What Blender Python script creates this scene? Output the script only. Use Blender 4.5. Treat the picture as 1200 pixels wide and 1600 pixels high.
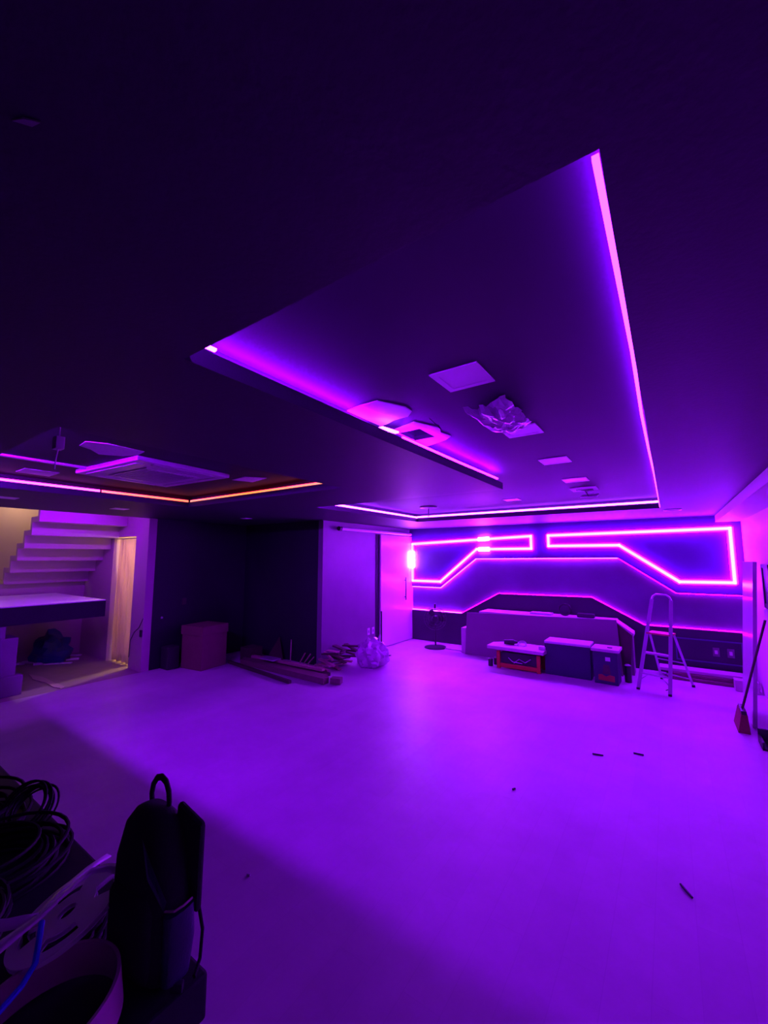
import bpy, bmesh, math, random
from mathutils import Vector, Matrix
random.seed(7)
S = bpy.context.scene
for o in list(bpy.data.objects): bpy.data.objects.remove(o)
COL = S.collection
R = math.radians
PI = math.pi

# ------------------------------------------------------------ camera
cd = bpy.data.cameras.new('camera'); cam = bpy.data.objects.new('camera', cd); COL.objects.link(cam)
cam.location = (0, 0, 2.0); cam.rotation_euler = (R(90+6.35), 0, R(34.73))
cd.sensor_fit = 'VERTICAL'; cd.sensor_height = 24; cd.lens = 24*638/1600; cd.clip_start = .02
S.camera = cam
# ------------------------------------------------------------ world, exposure
w = bpy.data.worlds.new('world'); S.world = w; w.use_nodes = True
w.node_tree.nodes['Background'].inputs[0].default_value = (0, 0, 0, 1)
S.view_settings.view_transform = 'Standard'; S.view_settings.look = 'None'
S.view_settings.exposure = 0.0; S.view_settings.gamma = 1.0; S.view_settings.use_curve_mapping = False
# ------------------------------------------------------------ light levels
L_CEIL = 120.0     # violet cove strips
L_HID = 440.0      # cove strips of the near edges, tucked behind the lip
L_NEON = 172.0      # light frames on the back wall
L_GROOVE = 160.0    # thin strips in the wall panel grooves
VIO = (.23, .0007, 1.0)
# ------------------------------------------------------------ materials
def mat(name, col, rough=.6, var=.12, scale=6, metal=0, spec=.5, bump=0, bscale=40, trans=0, alpha=1, emit=None, es=0, coat=0):
    m = bpy.data.materials.new(name); m.use_nodes = True; nt = m.node_tree; b = nt.nodes['Principled BSDF']
    b.inputs['Roughness'].default_value = rough; b.inputs['Metallic'].default_value = metal
    b.inputs['Specular IOR Level'].default_value = spec
    b.inputs['Transmission Weight'].default_value = trans; b.inputs['Alpha'].default_value = alpha
    b.inputs['Coat Weight'].default_value = coat; b.inputs['Coat Roughness'].default_value = .25
    tc = nt.nodes.new('ShaderNodeTexCoord'); n = nt.nodes.new('ShaderNodeTexNoise')
    n.inputs['Scale'].default_value = scale; n.inputs['Detail'].default_value = 5
    nt.links.new(tc.outputs['Object'], n.inputs['Vector'])
    r = nt.nodes.new('ShaderNodeMix'); r.data_type = 'RGBA'
    r.inputs[6].default_value = (*[c*(1-var) for c in col], 1); r.inputs[7].default_value = (*[min(1, c*(1+var)) for c in col], 1)
    nt.links.new(n.outputs['Fac'], r.inputs[0]); nt.links.new(r.outputs[2], b.inputs['Base Color'])
    if bump:
        n2 = nt.nodes.new('ShaderNodeTexNoise'); n2.inputs['Scale'].default_value = bscale; n2.inputs['Detail'].default_value = 6
        nt.links.new(tc.outputs['Object'], n2.inputs['Vector'])
        bp = nt.nodes.new('ShaderNodeBump'); bp.inputs['Strength'].default_value = bump; bp.inputs['Distance'].default_value = .01
        nt.links.new(n2.outputs['Fac'], bp.inputs['Height']); nt.links.new(bp.outputs['Normal'], b.inputs['Normal'])
    if emit:
        b.inputs['Emission Color'].default_value = (*emit, 1); b.inputs['Emission Strength'].default_value = es
    return m
def led(name, col, st):
    m = mat(name, (.5, .5, .5), emit=col, es=st); return m
def floor_mat():
    m = bpy.data.materials.new('floor_boards'); m.use_nodes = True; nt = m.node_tree; b = nt.nodes['Principled BSDF']
    tc = nt.nodes.new('ShaderNodeTexCoord'); mp = nt.nodes.new('ShaderNodeMapping'); mp.inputs['Rotation'].default_value = (0, 0, R(90))
    nt.links.new(tc.outputs['Object'], mp.inputs['Vector'])
    br = nt.nodes.new('ShaderNodeTexBrick'); br.inputs['Scale'].default_value = 1
    br.inputs['Brick Width'].default_value = 1.2; br.inputs['Row Height'].default_value = .19; br.inputs['Mortar Size'].default_value = .002
    br.inputs['Color1'].default_value = (.55, .46, .55, 1); br.inputs['Color2'].default_value = (.575, .49, .575, 1); br.inputs['Mortar'].default_value = (.52, .44, .52, 1)
    nt.links.new(mp.outputs['Vector'], br.inputs['Vector'])
    n = nt.nodes.new('ShaderNodeTexNoise'); n.inputs['Scale'].default_value = 1.3; n.inputs['Detail'].default_value = 8; n.inputs['Roughness'].default_value = .65
    nt.links.new(tc.outputs['Object'], n.inputs['Vector'])
    cr = nt.nodes.new('ShaderNodeValToRGB'); cr.color_ramp.elements[0].position = .3; cr.color_ramp.elements[0].color = (.82, .82, .82, 1)
    cr.color_ramp.elements[1].position = .7; cr.color_ramp.elements[1].color = (1.05, 1.05, 1.05, 1)
    nt.links.new(n.outputs['Fac'], cr.inputs['Fac'])
    mx = nt.nodes.new('ShaderNodeMix'); mx.data_type = 'RGBA'; mx.blend_type = 'MULTIPLY'; mx.inputs[0].default_value = 1
    nt.links.new(br.outputs['Color'], mx.inputs[6]); nt.links.new(cr.outputs['Color'], mx.inputs[7]); nt.links.new(mx.outputs[2], b.inputs['Base Color'])
    b.inputs['Roughness'].default_value = .42; b.inputs['Specular IOR Level'].default_value = .45
    return m
M = dict(
    floor=floor_mat(),
    ceil=mat('black_ceiling_paint', (.032, .03, .042), .55, .15, 2, spec=.3, bump=.1, bscale=60),
    ceil_in=mat('black_recess_paint', (.032, .024, .046), .6, .15, 2, spec=.2),
    black=mat('black_wall_paint', (.016, .015, .024), .6, .15, 3, spec=.3, bump=.1),
    greyw=mat('grey_wall_paint', (.16, .15, .17), .45, .12, 3, spec=.4),
    band=mat('wall_band_paint', (.10, .10, .17), .42, .45, 1.2, spec=.4, bump=.35, bscale=20),
    panel=mat('wall_panel_paint', (.085, .09, .20), .45, .15, 2, spec=.4),
    dado=mat('dado_paint', (.035, .03, .05), .5, .15, 2, spec=.4),
    white=mat('white_paint', (.66, .64, .62), .55, .05, 3, bump=.05),
    door=mat('door_lacquer', (.66, .62, .64), .25, .05, 3),
    plaster=mat('plaster', (.85, .83, .85), .7, .15, 14, bump=.3),
    whiteplastic=mat('white_plastic', (.6, .6, .62), .35, .04),
    stair=mat('stair_plaster', (.5, .43, .4), .6, .08, 3, bump=.1),
    beige=mat('beige_wall', (.6, .5, .42), .6, .05, 3),
    curtain=mat('curtain_cloth', (.7, .62, .5), .7, .1, 20, bump=.2),
    wood=mat('raw_wood', (.17, .10, .09), .6, .3, 18, bump=.2),
    palewood=mat('pale_wood', (.42, .27, .22), .6, .25, 18, bump=.2),
    darkwood=mat('dark_wood', (.06, .035, .03), .6, .3, 14),
    mdf=mat('panel_board', (.2, .16, .19), .5, .08, 3),
    boardtop=mat('pale_board', (.5, .44, .46), .5, .08, 4),
    card=mat('cardboard', (.16, .08, .065), .75, .12, 8, bump=.1),
    bag=mat('thin_plastic_bag', (.45, .42, .48), .25, .2, 9, spec=.8, bump=.5, bscale=25),
    film=mat('crumpled_film', (.40, .36, .44), .15, .3, 12, spec=1, bump=.5, bscale=30),
    steel=mat('aluminium', (.5, .5, .55), .35, .05, 10, metal=.7),
    darkmetal=mat('dark_metal', (.04, .04, .05), .4, .1, 10, metal=.4),
    block=mat('painted_block', (.24, .23, .25), .6, .1, 5), cabblack=mat('cable_rubber', (.01, .01, .012), .7, .1, 12, spec=.25), blackpl=mat('black_plastic', (.02, .02, .024), .45, .1, 12),
    fabric=mat('black_fabric', (.012, .012, .016), .85, .25, 60, bump=.35, bscale=200),
    bluefab=mat('navy_fabric', (.02, .02, .07), .35, .2, 40, bump=.2, bscale=120, spec=.6),
    panelwhite=mat('panel_light_plastic', (.9, .9, .92), .35, .03), leaf=mat('glossy_leaf', (.62, .6, .62), .22, .04), orange=mat('orange_plastic', (.42, .05, .02), .45, .08, 6),
    red=mat('red_paint', (.3, .02, .02), .45, .08, 6),
    redtread=mat('red_rubber', (.55, .10, .10), .6, .1, 20),
    navy=mat('navy_box', (.018, .018, .06), .5, .1, 6),
    broom=mat('broom_bristle', (.22, .05, .05), .85, .4, 90, bump=.8, bscale=150),
    bluepl=mat('blue_sheet', (.02, .03, .2), .4, .2, 9, bump=.4),
    bluecab=mat('blue_cable', (.03, .05, .9), .35, .05),
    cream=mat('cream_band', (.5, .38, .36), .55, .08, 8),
    tile=mat('stone_floor', (.34, .29, .25), .5, .18, 5),
    led_pink=led('led_ceiling', VIO, L_CEIL*2.0), led_glow=led('led_glow_fill', VIO, L_CEIL*4.5),
    led_hid=led('led_near_edge', (.235, .0004, 1.0), L_HID), led_hid_wing=led('led_wing_fill', (.28, .0005, 1.0), L_HID*1.9), led_hid_left=led('led_left_near_edge', (.235, .0004, 1.0), L_HID*6.4),
    led_far=led('led_far_edge', (.30, .016, 1.0), L_CEIL*.42),
    led_right=led('led_right_edge', (.34, .016, 1.0), 15),
    led_neon=led('led_wall_frame', (.24, .0005, 1.0), L_NEON), led_core=led('led_core', (1, .8, 1), 1.15),
    led_corner=led('led_corner', (.6, .09, 1.0), L_NEON*1.1), led_white=led('led_cool_white', (.6, .03, 1.0), L_NEON),
    led_groove=led('led_groove', (.36, .006, 1.0), L_GROOVE),
    led_groove_low=led('led_groove_low', (.42, .0006, .7), L_GROOVE*.28),
    led_red=led('led_red', (1.0, .004, .05), 3.2), led_orange=led('led_orange', (1.5, .55, .06), 1.0), led_magcore=led('led_magenta_core', (1.5, .5, 1.5), 1.0), led_fascia_fill=led('led_fascia_fill', (.3, .0004, 1.0), 300.0),
    led_mag=led('led_magenta', (1.0, .004, .85), 3.5),
)
def translucent(m):
    nt = m.node_tree; b = nt.nodes['Principled BSDF']; o = nt.nodes['Material Output']
    t = nt.nodes.new('ShaderNodeBsdfTranslucent'); t.inputs['Color'].default_value = (.8, .68, .5, 1); mx = nt.nodes.new('ShaderNodeMixShader'); mx.inputs[0].default_value = .55
    nt.links.new(b.outputs[0], mx.inputs[1]); nt.links.new(t.outputs[0], mx.inputs[2]); nt.links.new(mx.outputs[0], o.inputs['Surface'])
translucent(M['curtain'])
# ------------------------------------------------------------ mesh helpers
def B(): return bmesh.new()
def box(bm, lo, hi, mx=None, bev=0):
    lo, hi = Vector(lo), Vector(hi); c = (lo+hi)/2; s = hi-lo
    r = bmesh.ops.create_cube(bm, size=1, matrix=(mx or Matrix()) @ Matrix.Translation(c) @ Matrix.Diagonal((*s, 1)))
    if bev:
        es = list({e for v in r['verts'] for e in v.link_edges})
        bmesh.ops.bevel(bm, geom=es, offset=bev, segments=2, affect='EDGES', profile=.6)
def bar(bm, p0, p1, wd, th, up=(0, 0, 1)):
    p0, p1 = Vector(p0), Vector(p1); d = p1-p0; L = d.length; z = d.normalized(); u = Vector(up)
    x = u.cross(z)
    if x.length < 1e-4: x = Vector((1, 0, 0)).cross(z)
    x.normalize(); y = z.cross(x)
    mx = Matrix((( *x, 0), (*y, 0), (*z, 0), (0, 0, 0, 1))).transposed(); mx = Matrix.Translation((p0+p1)/2) @ mx
    bmesh.ops.create_cube(bm, size=1, matrix=mx @ Matrix.Diagonal((wd, th, L, 1)))
def tube(bm, pts, r, n=8, closed=False, rr=None):
    pts = [Vector(p) for p in pts]; N = len(pts); rings = []; prev = None
    for i, p in enumerate(pts):
        a = pts[(i-1) % N] if (i or closed) else p; b = pts[(i+1) % N] if (i < N-1 or closed) else p
        t = (b-a).normalized()
        if prev is None:
            x = t.cross(Vector((0, 0, 1)));
            if x.length < .05: x = t.cross(Vector((1, 0, 0)))
        else: x = prev - t*prev.dot(t)
        x.normalize(); prev = x; y = t.cross(x); q = rr[i] if rr else r
        rings.append([bm.verts.new(p+(x*math.cos(2*PI*k/n)+y*math.sin(2*PI*k/n))*q) for k in range(n)])
    for i in range(N if closed else N-1):
        A, C = rings[i], rings[(i+1) % N]
        for k in range(n): bm.faces.new((A[k], A[(k+1) % n], C[(k+1) % n], C[k]))
    if not closed:
        bm.faces.new(list(reversed(rings[0]))); bm.faces.new(rings[-1])
def lathe(bm, prof, n=24, mx=None, cap=True):
    mx = mx or Matrix(); rings = []
    for r, z in prof: rings.append([bm.verts.new(mx @ Vector((r*math.cos(2*PI*k/n), r*math.sin(2*PI*k/n), z))) for k in range(n)])
    for A, C in zip(rings, rings[1:]):
        for k in range(n): bm.faces.new((A[k], A[(k+1) % n], C[(k+1) % n], C[k]))
    if cap and prof[0][0] > 0: bm.faces.new(list(reversed(rings[0])))
    if cap and prof[-1][0] > 0: bm.faces.new(rings[-1])
def prism(bm, pts, vec):
    a = [bm.verts.new(p) for p in pts]; b = [bm.verts.new(Vector(p)+Vector(vec)) for p in pts]; n = len(pts)
    bm.faces.new(a); bm.faces.new(list(reversed(b)))
    for k in range(n): bm.faces.new((a[k], b[k], b[(k+1) % n], a[(k+1) % n]))
def quad(bm, *p): bm.faces.new([bm.verts.new(q) for q in p])
def obj(name, bm, m, parent=None, smooth=False, label=None, loc=None, rot=None, mods=None):
    bmesh.ops.remove_doubles(bm, verts=bm.verts, dist=1e-6)
    bmesh.ops.recalc_face_normals(bm, faces=bm.faces)
    me = bpy.data.meshes.new(name); bm.to_mesh(me); bm.free()
    if isinstance(m, str): m = M[m]
    me.materials.append(m)
    if smooth:
        for p in me.polygons: p.use_smooth = True
        try: me.set_sharp_from_angle(angle=R(42))
        except Exception: pass
    o = bpy.data.objects.new(name, me); COL.objects.link(o)
    if parent: o.parent = parent
    if label: o['label'] = label
    if loc: o.location = loc
    if rot: o.rotation_euler = rot
    return o
def tag(o, label, cat, group=None):
    o['label'] = label; o['category'] = cat
    if group: o['group'] = group
    return o
def thing(name, label, cat, loc=(0, 0, 0), rz=0, group=None, rot=None):
    o = bpy.data.objects.new(name, None); COL.objects.link(o); o.empty_display_size = .1
    o.location = loc; o.rotation_euler = rot or (0, 0, rz); return tag(o, label, cat, group)
def struct(name, bm, m):
    o = obj(name, bm, m); o['kind'] = 'structure'; return o
def dup(root, loc, rz=0, label=None, group=None):
    r = root.copy(); COL.objects.link(r); r.location = loc; r.rotation_euler = (0, 0, rz)
    if label: r['label'] = label
    if group: r['group'] = group
    for ch in list(root.children):
        c = ch.copy(); COL.objects.link(c); c.parent = r
        for g in list(ch.children):
            d = g.copy(); COL.objects.link(d); d.parent = c
    return r
def centred(bm):
    """moves the mesh so that its base centre is the origin; returns where it stood"""
    lo = Vector((min(v.co[i] for v in bm.verts) for i in range(3))); hi = Vector((max(v.co[i] for v in bm.verts) for i in range(3)))
    c = Vector(((lo.x+hi.x)/2, (lo.y+hi.y)/2, lo.z))
    for v in bm.verts: v.co -= c
    return c
def solo(name, bm, m, label, cat, group=None, smooth=False):
    c = centred(bm); o = obj(name, bm, m, smooth=smooth); o.location = c; return tag(o, label, cat, group)

# ============================================================ THE ROOM
ZC, ZT, ZI = 2.71, 2.78, 2.87          # ceiling, top of the lip, ceiling inside the recesses
XR, XL, XA, YB, YA, YN = 1.02, -5.40, -7.73, 9.0, 5.75, -2.6
# floor of the hall and of the stair room
bm = B(); box(bm, (XA, YN, -.1), (XR+.1, YB+.1, 0)); struct('floor', bm, 'floor')
bm = B(); box(bm, (-10.4, .2, -.1), (XA, 5.4, 0)); struct('floor_stair_room', bm, 'tile')
# ceiling with recesses: cells of a grid are solid, ledge or open
OPEN = [(-1.39, .74, -.055, 4.2), (-4.1, 4.2, -.055, 7.1), (-5.57, .76, -2.71, 3.15)]
CAV = [(-1.52, .69, .0, 4.2), (-4.25, 4.1, .0, 7.22), (-5.69, .71, -2.68, 3.27)]
def inr(rs, x, y): return any(a < x < c and b < y < d for a, b, c, d in rs)
HOLE = [(-1.50, 2.34, -1.33, 2.57)]
xs = sorted({XA, XR, *[HOLE[0][0], HOLE[0][2]], *[v for r in OPEN+CAV for v in (r[0], r[2])]}); ys = sorted({YN, YB, *[HOLE[0][1], HOLE[0][3]], *[v for r in OPEN+CAV for v in (r[1], r[3])]})
bl, bc, bf = B(), B(), B()
def kind(i, j):
    if not (0 <= i < len(xs)-1 and 0 <= j < len(ys)-1): return 'S'
    x, y = (xs[i]+xs[i+1])/2, (ys[j]+ys[j+1])/2
    return 'O' if inr(OPEN, x, y) else 'L' if inr(CAV, x, y) else 'S'
for i in range(len(xs)-1):
    for j in range(len(ys)-1):
        k = kind(i, j); a, c, b_, d = xs[i], xs[i+1], ys[j], ys[j+1]
        if k in 'SL': quad(bl, (a, b_, ZC), (c, b_, ZC), (c, d, ZC), (a, d, ZC))
        if k == 'L': quad(bl, (a, b_, ZT), (c, b_, ZT), (c, d, ZT), (a, d, ZT))
        if k in 'LO' and not inr(HOLE, (a+c)/2, (b_+d)/2): quad(bc, (a, b_, ZI), (c, b_, ZI), (c, d, ZI), (a, d, ZI))
        for (di, dj, p, q) in ((1, 0, (c, b_), (c, d)), (0, 1, (a, d), (c, d))):
            k2 = kind(i+di, j+dj); s = {k, k2}
            if s == {'O', 'L'}: z0, z1, bb = ZC, ZT, bl
            elif s == {'S', 'L'}: z0, z1, bb = ZT, ZI, bc
            elif s == {'S', 'O'}: z0, z1, bb = ZC, ZI, bl
            else: continue
            quad(bb, (*p, z0), (*q, z0), (*q, z1), (*p, z1))
struct('ceiling', bl, 'ceil'); struct('ceiling_recess', bc, 'ceil_in')
x0, y0, x1, y1 = HOLE[0]; bm = B()
for q in (((x0, y0), (x1, y0)), ((x1, y0), (x1, y1)), ((x1, y1), (x0, y1)), ((x0, y1), (x0, y0))): quad(bm, (*q[0], ZI), (*q[1], ZI), (*q[1], ZI+.35), (*q[0], ZI+.35))
quad(bm, (x0, y0, ZI+.35), (x1, y0, ZI+.35), (x1, y1, ZI+.35), (x0, y1, ZI+.35)); struct('ceiling_shaft', bm, 'black')
# walls
bm = B(); box(bm, (XL-.0, YB, 0), (XR+.1, YB+.15, 2.9)); struct('wall_back', bm, 'band')
bm = B(); box(bm, (XR, YN, 0), (XR+.15, YB, 2.9)); struct('wall_right', bm, 'white')
bm = B(); box(bm, (XA, YN-.15, 0), (XR+.15, YN, 2.9)); struct('wall_near', bm, 'black')
bm = B(); box(bm, (XL-.12, YA, 0), (XL, YB+.15, 2.9)); struct('wall_left', bm, 'greyw')
bm = B(); box(bm, (XA, YA, 0), (XL-.12, YA+.15, 2.9)); struct('wall_alcove', bm, 'black')
bm = B(); box(bm, (XA-.15, 3.80, 0), (XA, YA+.15, 2.9)); struct('wall_alcove_left', bm, 'black')
bm = B(); box(bm, (XA-.15, YN-.15, 0), (XA, .2, 2.9)); struct('wall_near_left', bm, 'black')
# wall between hall and stair room, with its doorway; the column beside the doorway is part of it
bm = B(); box(bm, (-8.2, 3.66, 0), (XA, 3.80, 4.2)); box(bm, (-10.4, 3.66, 0), (-9.12, 3.80, 4.2)); box(bm, (-9.12, 3.66, 2.4), (-8.2, 3.80, 4.2))
struct('wall_stair_room', bm, 'stair')
bm = B(); box(bm, (-12.4, 3.66, 1.5), (-10.4, 3.80, 4.2)); box(bm, (-12.5, .1, 1.5), (-12.4, 3.8, 4.2)); box(bm, (-12.5, .1, 1.5), (-7.88, .2, 4.2)); box(bm, (-10.4, .1, 0), (-7.88, .2, 1.5))
struct('wall_stairwell', bm, 'beige')
bm = B(); box(bm, (-10.5, .2, 0), (-10.4, 3.66, 1.5)); struct('wall_under_stairs', bm, 'stair')
bm = B(); box(bm, (-12.4, .2, 1.38), (-10.42, 3.66, 1.5)); struct('floor_landing', bm, 'tile')
bm = B(); box(bm, (-12.5, .1, 4.2), (-7.73, 3.8, 4.3)); struct('ceiling_stairwell', bm, 'white')
bm = B(); box(bm, (XA-.02, .2, 2.711), (XA+.0, 3.66, 4.2)); struct('wall_over_opening', bm, 'black')
bm = B(); box(bm, (-9.9, 5.2, 0), (-7.9, 5.3, 2.6)); box(bm, (-9.9, 3.8, 0), (-9.8, 5.2, 2.6)); box(bm, (-9.9, 3.8, 2.6), (-7.88, 5.3, 2.7)); box(bm, (-7.93, 3.8, 0), (-7.88, 5.3, 2.6))
struct('wall_corridor', bm, 'beige')
# ceiling beam along the right wall
bm = B(); box(bm, (.69, YN, 2.60), (XR, YB, ZC)); struct('trim_1', bm, 'white')
bm = B(); box(bm, (-.056, .70, ZT), (-.051, 7.08, 2.846)); struct('trim_light_baffle', bm, 'ceil')  # added upstand, keeps the right ledge strip's light off the floor
# back wall panels: lower dado and upper cladding standing proud of the recessed band
low = [(XL, .71), (-4.02, .71), (-3.14, 1.20), (-1.28, 1.22), (-.44, .77), (XR, .77)]
upp = [(XL, 1.29), (-4.55, 1.29), (-3.64, 1.98), (-.8, 2.0), (.07, 1.385), (XR, 1.385)]
bm = B(); prism(bm, [(x, 8.94, z) for x, z in low]+[(XR, 8.94, 0), (XL, 8.94, 0)], (0, .06, 0)); struct('wall_back_dado', bm, 'dado')
bm = B(); prism(bm, [(x, 8.94, z) for x, z in upp]+[(XR, 8.94, ZC), (XL, 8.94, ZC)], (0, .06, 0)); struct('wall_back_panel', bm, 'panel')
bm = B()
for x0, x1, z0, z1 in ((.0, .9, .6, .62), (.0, .9, .24, .26), (.88, .9, .26, .6), (.0, .02, .26, .6)): box(bm, (x0, 8.925, z0), (x1, 8.94, z1))
struct('trim_2', bm, 'panel')

# ============================================================ LIGHT STRIPS
def strip(path, m, label, wd=.014, th=.006, up=(0, 0, 1), group=None, name='led_strip'):
    bm = B()
    for a, b in zip(path, path[1:]): bar(bm, a, b, wd, th, up)
    c = centred(bm); o = obj(name, bm, m); o.location = c; return tag(o, label, 'light strip', group)
strip([(-.064, .765, 2.722), (-.060, 1.6, 2.72), (-.068, 2.4, 2.722), (-.066, 3.2, 2.722), (-.060, 4.2, 2.722), (-.058, 7.08, 2.722)], 'led_right',
      'long pink light strip along the right edge of the big ceiling recess', wd=.012, th=.010)
strip([(-.030, .76, 2.841), (-.030, 7.0, 2.841)], 'led_glow', 'added unseen violet light strip on the right ledge, giving the big recess its glow', wd=.012, th=.008)  # second strip, added to put a violet glow on the recess ceiling
strip([(-1.50, .92, 2.832), (-1.50, 2.0, 2.832)], 'led_pink', 'near piece of the violet light strip on the left ledge of the big recess', th=.01)
strip([(-1.47, .77, 2.84), (-1.45, .90, 2.83)], 'led_far', 'short blazing strip end at the near left corner of the big recess', wd=.02, th=.01)
strip([(-1.425, 2.02, 2.805), (-1.42, 2.2, 2.818)], 'led_far', 'short blazing loose end of light strip beside the square hole in the plaster', wd=.03, th=.012)
strip([(-1.44, 2.3, 2.813), (-1.43, 3.2, 2.813), (-1.41, 4.1, 2.813)], 'led_pink', 'far piece of the pink light strip on the left ledge, ending at the recess corner', th=.012)
strip([(-4.13, 4.5, 2.80), (-4.13, 7.12, 2.80)], 'led_far', 'white hot light strip on the left ledge of the recess nearest the sliding door', wd=.02, th=.03)
strip([(-4.13, 7.15, 2.81), (-2.0, 7.13, 2.81), (-.03, 7.13, 2.81)], 'led_far', 'white hot light strip along the far ledge of the big recess, before the back wall', wd=.02, th=.03)
strip([(-4.1, 4.15, 2.86), (-1.55, 4.15, 2.86)], 'led_hid_wing', 'added unseen light strip behind the near lip of the wide far half of the recess', wd=.012, th=.012)  # added out of sight to brighten the floor towards the back wall
strip([(-1.45, .70, 2.865), (-.03, .70, 2.865)], 'led_hid', 'light strip tucked behind the near lip of the big recess', wd=.004, th=.004)
strip([(-5.6, .72, 2.865), (-2.72, .72, 2.865)], 'led_hid_left', 'light strip tucked behind the near lip of the recess with the air conditioner', wd=.004, th=.004)
def glow_strip(p0, p1, m, mc, label, inward):
    p0, p1 = Vector(p0), Vector(p1); t = thing('led_strip', label, 'light strip', p0)
    bm = B(); bar(bm, (0, 0, .016), p1-p0+Vector((0, 0, .016)), .01, .034); obj('glow_band', bm, m, t)
    v = Vector(inward)*.008; bm = B(); bar(bm, v+Vector((0, 0, .016)), p1-p0+v+Vector((0, 0, .016)), .006, .017); obj('bright_core', bm, mc, t, label='bright centre line')
glow_strip((-5.60, .8, 2.781), (-5.60, 2.05, 2.781), 'led_mag', 'led_magcore', 'magenta light strip at the left ledge of the air conditioner recess', (1, 0, 0))
glow_strip((-5.60, 2.07, 2.781), (-5.60, 3.16, 2.781), 'led_red', 'led_orange', 'orange light strip on the left ledge, running to the recess corner', (1, 0, 0))
glow_strip((-5.57, 3.185, 2.781), (-2.76, 3.185, 2.781), 'led_red', 'led_orange', 'orange light strip on the far ledge of the air conditioner recess', (0, -1, 0))
strip([(-7.80, 1.5, 2.82), (-7.80, 3.3, 2.82)], 'led_fascia_fill', 'added unseen violet light strip behind the ceiling edge over the stair opening', wd=.012, th=.012)  # unseen strip, added to throw violet on the stairs and counter top
def frame(pts, label, extra=()):
    t = thing('light_frame', label, 'light frame', (pts[0][0], 8.94, pts[0][1]), group='light frames on the back wall')
    o = Vector((pts[0][0], 8.94, pts[0][1])); n = len(pts); bm, bk, bc2 = B(), B(), B()
    P = [Vector((x, 8.915, z))-o for x, z in pts]
    for k in range(n):
        a, b = P[k], P[(k+1) % n]; d = (b-a).normalized()*.022
        d2 = d.normalized()*.018; bar(bm, a-d, b+d, .078, .028, (0, 1, 0)); bar(bc2, a-d2+Vector((0, -.0145, 0)), b+d2+Vector((0, -.0145, 0)), .044, .004, (0, 1, 0)); bar(bk, a-d+Vector((0, .019, 0)), b+d+Vector((0, .019, 0)), .10, .01, (0, 1, 0))
    obj('diffuser', bm, 'led_neon', t); obj('bright_core', bc2, 'led_core', t, label='white hot centre line'); obj('mounting_rail', bk, 'whiteplastic', t)
    for (a, b) in extra:
        bm = B(); bar(bm, Vector((a[0], 8.905, a[1]))-o, Vector((b[0], 8.905, b[1]))-o, .084, .04, (0, 1, 0)); obj('bright_segment', bm, 'led_corner' if a[0] == b[0] else 'led_white', t)
frame([(-5.30, 2.335), (-2.38, 2.45), (-2.38, 2.185), (-3.60, 2.185), (-4.53, 1.425), (-5.30, 1.425)], 'left glowing angular frame on the back wall, by the sliding door',
      (((-3.55, 2.41), (-3.3, 2.42)), ((-3.55, 2.185), (-3.3, 2.185)), ((-5.30, 2.15), (-5.30, 1.75))))
frame([(-2.03, 2.45), (.87, 2.485), (.87, 1.585), (.13, 1.575), (-.76, 2.23), (-2.03, 2.235)], 'right glowing angular frame on the back wall, above the stepladder')
def groove(pts, dz, m, label):
    strip([(x, 8.968, z+dz) for x, z in pts], m, label, wd=.008, th=.016, up=(0, 1, 0))
groove(upp[:2], -.014, 'led_groove', 'short level light line at the left end under the upper wall panel')
groove(upp[1:3], -.014, 'led_groove', 'slanting light line climbing under the left glowing frame')
groove(upp[2:4], -.014, 'led_groove', 'long level light line between the two glowing frames and the band')
groove(upp[3:], -.014, 'led_groove_low', 'light line descending under the right glowing frame')
strip([(XL+.02, 8.968, .74), (XL+.02, 8.968, 1.27)], 'led_groove', 'upright light line in the corner beside the sliding door', wd=.03, th=.02, up=(0, 1, 0))
groove(low[:2], .014, 'led_groove', 'level light line on the dado behind the floor fan')
groove(low[1:3], .014, 'led_groove_low', 'slanting light line rising from the fan to the long counter')
groove(low[2:4], .014, 'led_groove_low', 'level light line above the long counter')
groove(low[3:], .014, 'led_groove_low', 'light line falling behind the stepladder to the right wall')

def lamp(name, loc, col, power, size=.1):
    l = bpy.data.lights.new(name, 'POINT'); l.energy = power; l.color = col; l.shadow_soft_size = size
    o = bpy.data.objects.new(name, l); COL.objects.link(o); o.location = loc
WARM = (1, .60, .36)
lamp('stairwell_lamp', (-11.8, 2.9, 3.3), WARM, 15, .12)
lamp('stair_room_fill', (-8.6, .7, 3.6), WARM, 5, .1)  # added warm fill for the stair bands, no lamp known here
lamp('corridor_lamp', (-8.62, 4.75, 2.35), WARM, 80, .03)

# ============================================================ STAIR SIDE
bm = B(); P = []; T = .09
for k in range(7):
    x = -10.23+.33*k; z = 1.50+.22*k
    P += [(x, z), (x, z+.22)]
lower = P                                   # underside: up the riser, then along to the next
top = [(x-T, z+T) for x, z in P]
prism(bm, [(x, 2.3, z) for x, z in lower]+[(x, 2.3, z) for x, z in reversed(top)], (0, 1.355, 0))
t = obj('staircase', bm, 'stair'); tag(t, 'pale folded concrete staircase seen from below through the opening', 'stairs')
bm = B(); box(bm, (-10.35, 1.1, 1.00), (-8.0, 3.15, 1.28), bev=.004); c = centred(bm)
t = thing('bar_counter', 'thick dark counter slab with a pale top on stepped blocks', 'counter', (-9.17, 2.12, 0))
bm = B(); box(bm, (-1.18, -1.02, 1.0), (1.17, 1.03, 1.265)); obj('slab', bm, 'black', t)
bm = B(); box(bm, (-1.175, -1.015, 1.265), (1.165, 1.025, 1.28)); obj('top', bm, 'panelwhite', t, label='pale smooth top face')
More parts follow.
